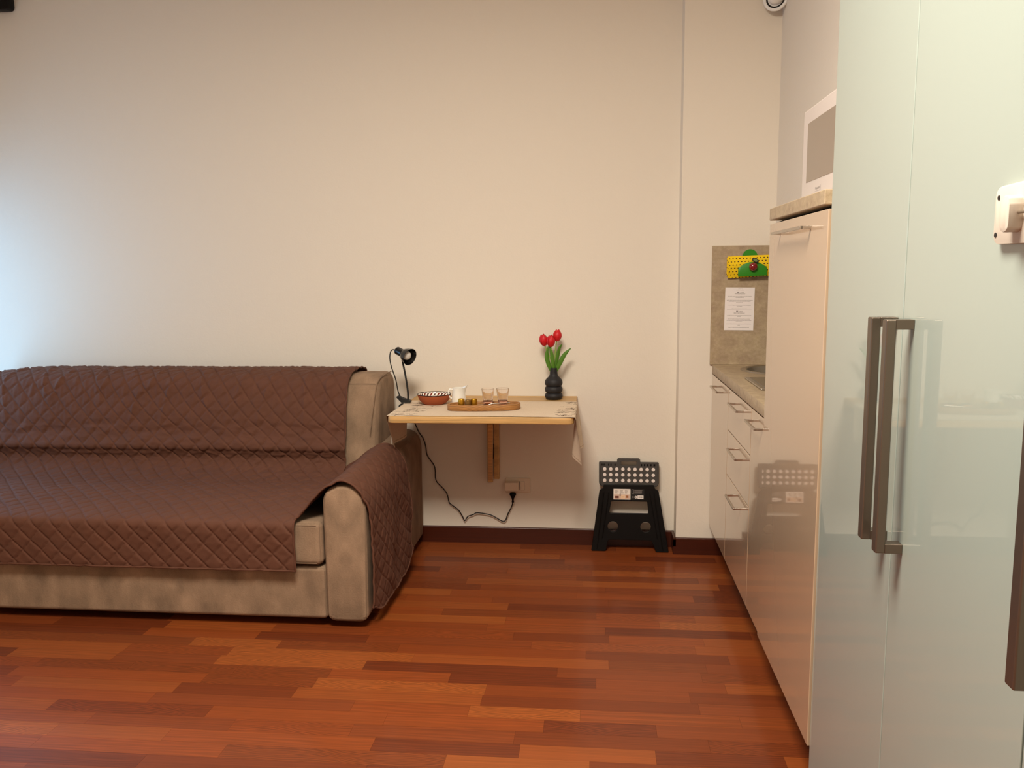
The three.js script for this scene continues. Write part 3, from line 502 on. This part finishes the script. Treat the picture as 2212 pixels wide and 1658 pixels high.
cabinet('drawer_cabinet', 'glossy beige kitchen cabinet with three drawers', 0.574, 1.068, 0.856, [['drawer_front', 0.574 + g2, 1.068 - g2, 0.685 + g2, 0.853, 0.722, 0.918, 0.815, 0.025], ['drawer_front', 0.574 + g2, 1.068 - g2, 0.502 + g2, 0.685 - g2, 0.722, 0.918, 0.637, 0.025], ['drawer_front', 0.574 + g2, 1.068 - g2, KICK + 0.001, 0.502 - g2, 0.722, 0.918, 0.453, 0.025]]);
cabinet('base_cabinet', 'narrow glossy beige base cabinet between the drawers and the tall cabinet', 1.068, 1.299, 0.856, [['door', 1.068 + g2, 1.299 - g2, KICK + 0.001, 0.853, 1.092, 1.266, 0.815, 0.025]]);
cabinet('tall_cabinet', 'glossy beige tall cabinet with a bar handle, below the microwave', 1.301, 1.949, 1.468, [['door', 1.301 + g2, 1.949 - g2, KICK + 0.001, 1.460, 1.455, 1.800, 1.425, 0.030, 0.005]]);
{ // plinth under the units
  const o = mesh('plinth', metreUV(span(0.602, 0.618, 0, KICK - 0.002, PZ + 0.002, 1.948), 1, 4), M.skirting); tag(o, 'red-brown plinth board set back under the kitchen doors', 'plinth');
}
{ // worktop with a cut-out for the sink bowl
  const z0 = PZ + 0.001, z1 = 1.298, s = new THREE.Shape(); s.moveTo(XF, z0); s.lineTo(BACK, z0); s.lineTo(BACK, z1); s.lineTo(XF, z1); s.closePath();
  const h = new THREE.Path(); h.absarc(0.822, 0.318, 0.178, 0, 6.2832, true); s.holes.push(h);
  const g = extrude(s, CT - 0.858 - 0.004, 0.002, { curveSegments: 40 }).rotateX(Math.PI / 2).translate(0, CT - 0.002, 0);
  tag(mesh('worktop', metreUV(toCreasedNormals(g, 0.6), 3), M.stone), 'beige stone-look worktop over the base cabinets', 'worktop');
  const k = thing('sink', 'round stainless steel sink let into the worktop', 'sink', [0.822, CT, 0.318]);
  mesh('rim', lathe([[0.168, -0.001], [0.172, 0.0035], [0.188, 0.0035], [0.193, 0.0012], [0.193, 0.0004]], 64), M.steelSink, k);
  mesh('bowl', lathe([[0.0001, -0.15], [0.12, -0.148], [0.15, -0.13], [0.163, -0.06], [0.168, 0.0]], 64), M.steelSink, k);
  mesh('drain', new THREE.CylinderGeometry(0.035, 0.035, 0.004, 32).translate(0, -0.147, 0), M.steel, k);
  const c = thing('hob', 'steel-framed cooking hob let into the worktop beside the sink', 'hob', [0.85, CT, 0.785]);
  mesh('frame', span(-0.258, 0.24, 0.0006, 0.007, -0.165, 0.165, 0.003), M.steelSink, c);
  mesh('cooking_plate', span(-0.242, 0.224, 0.006, 0.009, -0.149, 0.149, 0.0015), phys('#4f463c', 0.12), c);
  for (const x of [-0.11, 0.1]) mesh('burner_ring', new THREE.TorusGeometry(0.075, 0.0015, 6, 48).rotateX(Math.PI / 2).translate(x, 0.009, 0), M.steel, c);
}
tag(mesh('splashback', metreUV(span(0.525, BACK, CT + 0.0008, 1.432, PZ + 0.0002, PZ + 0.012, 0.001), 2), M.stone), 'grey-beige stone-look splashback panel on the wall above the worktop', 'splashback');
tag(mesh('shelf_slab', metreUV(span(XF - 0.004, BACK, 1.472, 1.508, 1.286, 1.905, 0.003), 3), M.stone), 'beige stone-look slab on top of the tall cabinet', 'shelf');
{ // microwave
  const o = thing('microwave', 'white microwave oven standing on the tall cabinet', 'microwave', [0.775, 1.508, 1.648]);
  const x0 = -0.175;
  const enamel = phys('#cfc5bf', 0.28);
  mesh('body', span(x0 + 0.018, 0.17, 0.01, 0.262, -0.245, 0.245, 0.008, 3), enamel, o);
  const door = mesh('door', span(x0, x0 + 0.02, 0.008, 0.264, -0.247, 0.247, 0.007, 4), enamel, o);
  mesh('window', span(x0 - 0.001, x0 + 0.002, 0.058, 0.222, -0.192, 0.11, 0.001), M.mwWindow, door);
  const logo = canvasTexture(256, 64, (c, w, h) => { c.fillStyle = '#cfc5bf'; c.fillRect(0, 0, w, h); c.fillStyle = '#3c3636'; c.font = 'bold 44px sans-serif'; c.textAlign = 'center'; c.textBaseline = 'middle'; c.fillText('Panasonic', w / 2, h / 2); });
  mesh('lettering', new THREE.PlaneGeometry(0.056, 0.014).rotateY(-Math.PI / 2).translate(x0 - 0.0006, 0.033, -0.065), phys('#ffffff', 0.3, { map: logo }), door);
  for (const z of [-0.2, 0.2]) for (const x of [-0.12, 0.12]) mesh('foot', new THREE.CylinderGeometry(0.012, 0.012, 0.012, 14).translate(x, 0.006, z), M.blackPlastic, o);
}
// glass-fronted wardrobe
function wardrobe(label, z0, doors, yTop = 2.42) {
  const z1 = doors[doors.length - 1].z1, base = [0.84, 0, (z0 + z1) / 2], off = base.map((v) => -v), o = thing('wardrobe', label, 'wardrobe', base);
  mesh('body', span(CARC + 0.001, BACK, 0.03, yTop, z0 + 0.002, z1 - 0.002).translate(...off), M.carcass, o);
  for (const d of doors) {
    const f = mesh('door', boxAt(XF, CARC, 0.035, yTop - 0.003, d.z0 + 0.0016, d.z1 - 0.0016, 0.0016, 2).translate(...off), M.glass, o);
    if (d.h) {
      const hz = d.h, w = 0.011, y0 = 0.826, y1 = 1.236;
      const leg = (y) => span(XF - 0.030, XF - 0.0002, y, y + 0.017, hz - w, hz + w, 0.001);
      mesh('handle', merged([span(XF - 0.046, XF - 0.029, y0, y1, hz - w, hz + w, 0.0028), leg(y0), leg(y1 - 0.017)]).translate(...off), M.bronze, f);
    }
  }
}
wardrobe('tall pale glass-fronted wardrobe with a pair of bar handles, beside the microwave cabinet', 1.951, [{ z0: 1.951, z1: 2.433, h: 2.4 }, { z0: 2.433, z1: 2.917, h: 2.478 }]);
wardrobe('tall pale glass-fronted wardrobe with one bar handle, beyond the white hook plate', 2.9185, [{ z0: 2.9185, z1: 3.40, h: 2.966 }]);
{ // white hook plate on the glass
  const o = thing('hook_plate', 'white plastic plate with a peg and rod stuck on the wardrobe glass', 'hook', [XF, 1.39, 2.825]);
  const s = roundedPolygon([[-0.052, -0.036], [0.045, -0.037], [0.05, 0.036], [-0.052, 0.034]], 0.014);
  const face = (g) => g.rotateY(-Math.PI / 2);
  mesh('plate', face(toCreasedNormals(extrude(s, 0.005, 0.0025), 0.7).translate(0, 0, 0.003)), M.whitePlastic, o);
  for (const [x, y] of [[-0.043, 0.022], [-0.046, -0.026], [0.036, 0.022], [0.036, -0.026]]) mesh('screw_hole', face(new THREE.CylinderGeometry(0.0032, 0.0032, 0.001, 16).rotateX(Math.PI / 2).translate(x, y, 0.0108)), M.darkGap, o);
  mesh('peg', face(toCreasedNormals(extrude(roundedShape(0.000, 0.020, -0.022, 0.018, 0.01), 0.016, 0.003), 0.7).translate(0, 0, 0.009)), M.whitePlastic, o);
  mesh('rod', new THREE.CylinderGeometry(0.002, 0.002, 0.05, 10).rotateX(Math.PI / 2).translate(-0.016, -0.001, 0.044), M.steel, o);
}
// ───────────────────────── on the splashback
{
  const z = PZ + 0.0125;
  const o = thing('towel_clip', 'green plastic towel clip with a shiny dark red cherry', 'towel clip', [0.697, 1.30, z]);
  mesh('back_disc', new THREE.CylinderGeometry(0.033, 0.033, 0.006, 40).rotateX(Math.PI / 2).translate(-0.008, 0.082, 0.0035), M.green, o);
  mesh('back_plate', span(-0.05, 0.05, 0.0, 0.085, 0.0005, 0.006, 0.002), M.green, o);
  const s = new THREE.Shape(); s.moveTo(-0.061, 0); s.lineTo(0.060, 0.004); s.lineTo(0.060, 0.036); s.quadraticCurveTo(0.03, 0.064, 0.0, 0.062); s.quadraticCurveTo(-0.035, 0.06, -0.061, 0.034); s.closePath();
  mesh('front_leaf', toCreasedNormals(extrude(s, 0.005, 0.0015), 0.6).translate(0, -0.004, 0.030), M.green, o);
  const c = mesh('cherry', new THREE.SphereGeometry(0.0185, 28, 20).scale(1, 1, 0.85).translate(0.0, 0.038, 0.046), M.cherry, o);
  mesh('stalk_leaf', new THREE.TorusGeometry(0.0115, 0.0022, 8, 28).scale(1.15, 0.7, 1).rotateZ(-0.5).translate(0.008, 0.066, 0.048), M.blackMatt, c);
  mesh('stalk_leaf', new THREE.SphereGeometry(0.010, 18, 12).scale(1.1, 0.65, 0.15).rotateZ(-0.5).translate(0.008, 0.066, 0.047), phys('#7f8f5a', 0.3), c);
  // the cloth it holds
  const dots = canvasTexture(1024, 512, (c2, w, h) => { c2.fillStyle = '#f6cf0c'; c2.fillRect(0, 0, w, h); c2.fillStyle = '#3a1d12'; for (let j = 0; j < 7; j++) for (let i = -1; i < 16; i++) { c2.beginPath(); c2.arc((i + (j % 2) * 0.5) * 68 + 30, j * 78 + 40, 14, 0, 7); c2.fill(); } c2.fillStyle = 'rgba(120,90,10,0.5)'; for (let j = 0; j < 14; j++) for (let i = 0; i < 30; i++) c2.fillRect(i * 34 + (j % 2) * 17, j * 39 + 10, 5, 5); });
  const g = grid(60, 26, (u, v) => { const x = 0.592 + 0.225 * u, y = 1.287 + 0.012 * u + (0.093 - 0.004 * u) * v; return [x, y, z + 0.0105 + 0.016 * Math.sin(Math.PI * clamp(v, 0, 1) * 0.9) * 0.8 + 0.004 * fbm(u * 5, v * 4, 3), u, v]; });
  const g3 = grid(60, 10, (u, v) => { const x = 0.592 + 0.225 * u, y = 1.287 + 0.012 * u + 0.093 - 0.004 * u; return [x, y + 0.004 * Math.sin(v * Math.PI), z + 0.0145 - 0.008 * v + 0.004 * (1 - v) * fbm(u * 5, 4, 3), u, 1 - v * 0.05]; });
  const cl = thing('dish_cloth', 'folded yellow dish cloth with black dots held by the green clip', 'dish cloth', [0, 0, 0]);
  const cm = std('#ffffff', 0.85, { map: dots, side: THREE.DoubleSide });
  mesh('front_fold', g, cm, cl); mesh('top_fold', g3, cm, cl);
  mesh('under_fold', grid(40, 12, (u, v) => [0.588 + 0.22 * u, 1.30 + 0.078 * v + 0.012 * u, z + 0.0075 + 0.002 * N3(u * 6, v * 4, 1), u, v * 0.8 + 0.1]), cm, cl);
  const paper = canvasTexture(512, 768, (c2, w, h) => {
    c2.fillStyle = '#f2ecea'; c2.fillRect(0, 0, w, h); c2.strokeStyle = '#b9b0ae'; c2.lineWidth = 3; c2.beginPath(); c2.moveTo(225, 28); c2.lineTo(245, 12); c2.lineTo(262, 26); c2.lineTo(280, 10); c2.lineTo(300, 30); c2.stroke();
    const word = (x, y, wd, hh, col) => { c2.fillStyle = col; for (let t = 0; t < wd;) { const l = rr(6, 22); c2.fillRect(x + t, y + rr(-1, 1), Math.min(l, wd - t), hh); t += l + 4; } };
    const line = (y, wd, hh = 6, col = '#8f8684') => word(w / 2 - wd / 2, y, wd, hh, col);
    line(44, 130, 5, '#c0b7b4'); word(210, 78, 34, 16, '#5b5250'); word(262, 82, 60, 8, '#8f8684'); line(112, 180, 9);
    line(158, 420); line(178, 140); line(226, 450); line(246, 380); line(266, 120); line(314, 400); line(334, 90); line(376, 260); c2.fillStyle = '#9a918e'; c2.fillRect(40, 398, 432, 3);
    word(205, 420, 30, 18, '#4f4745'); word(262, 426, 60, 8, '#8f8684'); line(454, 190, 9); line(498, 420); line(518, 60); line(562, 390); line(584, 430, 7, '#6d6462'); line(606, 110); line(650, 430); line(670, 40); line(716, 360);
  });
  const p = hit(1597, 667, 'z', z), pw = 0.129, ph = 0.192;
  const sheet = mesh('instruction_sheet', new THREE.BoxGeometry(pw, ph, 0.0006), [std('#efe9e6', 0.85), std('#efe9e6', 0.85), std('#efe9e6', 0.85), std('#efe9e6', 0.85), std('#ffffff', 0.85, { map: paper }), std('#efe9e6', 0.85)]);
  sheet.position.set(p.x, p.y, z + 0.0006); sheet.rotation.z = -0.012; tag(sheet, 'white printed instruction sheet stuck on the splashback', 'paper sheet');
}
{ // white dome sensor high in the kitchen corner
  const o = thing('dome_sensor', 'white round dome sensor high in the corner above the worktop', 'sensor', [0.762, 2.462, 0.150]); o.rotation.y = -0.45;
  const f = (g) => g.rotateX(Math.PI / 2);
  mesh('ring', f(lathe([[0.0001, 0], [0.048, 0], [0.053, 0.004], [0.053, 0.009], [0.047, 0.013], [0.041, 0.011], [0.040, 0.006], [0.0001, 0.005]], 48)), M.white, o);
  mesh('dome', new THREE.SphereGeometry(0.034, 36, 24).translate(0.003, 0.006, 0.018), M.white, o);
  mesh('joint', f(lathe([[0.034, 0.008], [0.0405, 0.0085], [0.0405, 0.0075], [0.034, 0.007]], 40)), M.darkGap, o);
  mesh('bracket', span(-0.02, 0.02, -0.02, 0.02, -0.05, 0.002), M.white, o);
}
{ // black panel whose rounded corner enters the frame
  const p = hit(17, 18, 'z', 0.05);
  const g = extrude(roundedShape(p.x - 0.38, p.x, p.y, p.y + 0.26, 0.02), 0.04, 0.003).translate(0, 0, 0.006);
  tag(mesh('wall_panel', toCreasedNormals(g, 0.5), M.blackPlastic), 'black box with rounded corners high on the wall above the sofa', 'wall box');
}
scene.add(camera);
renderer.render(scene, camera);
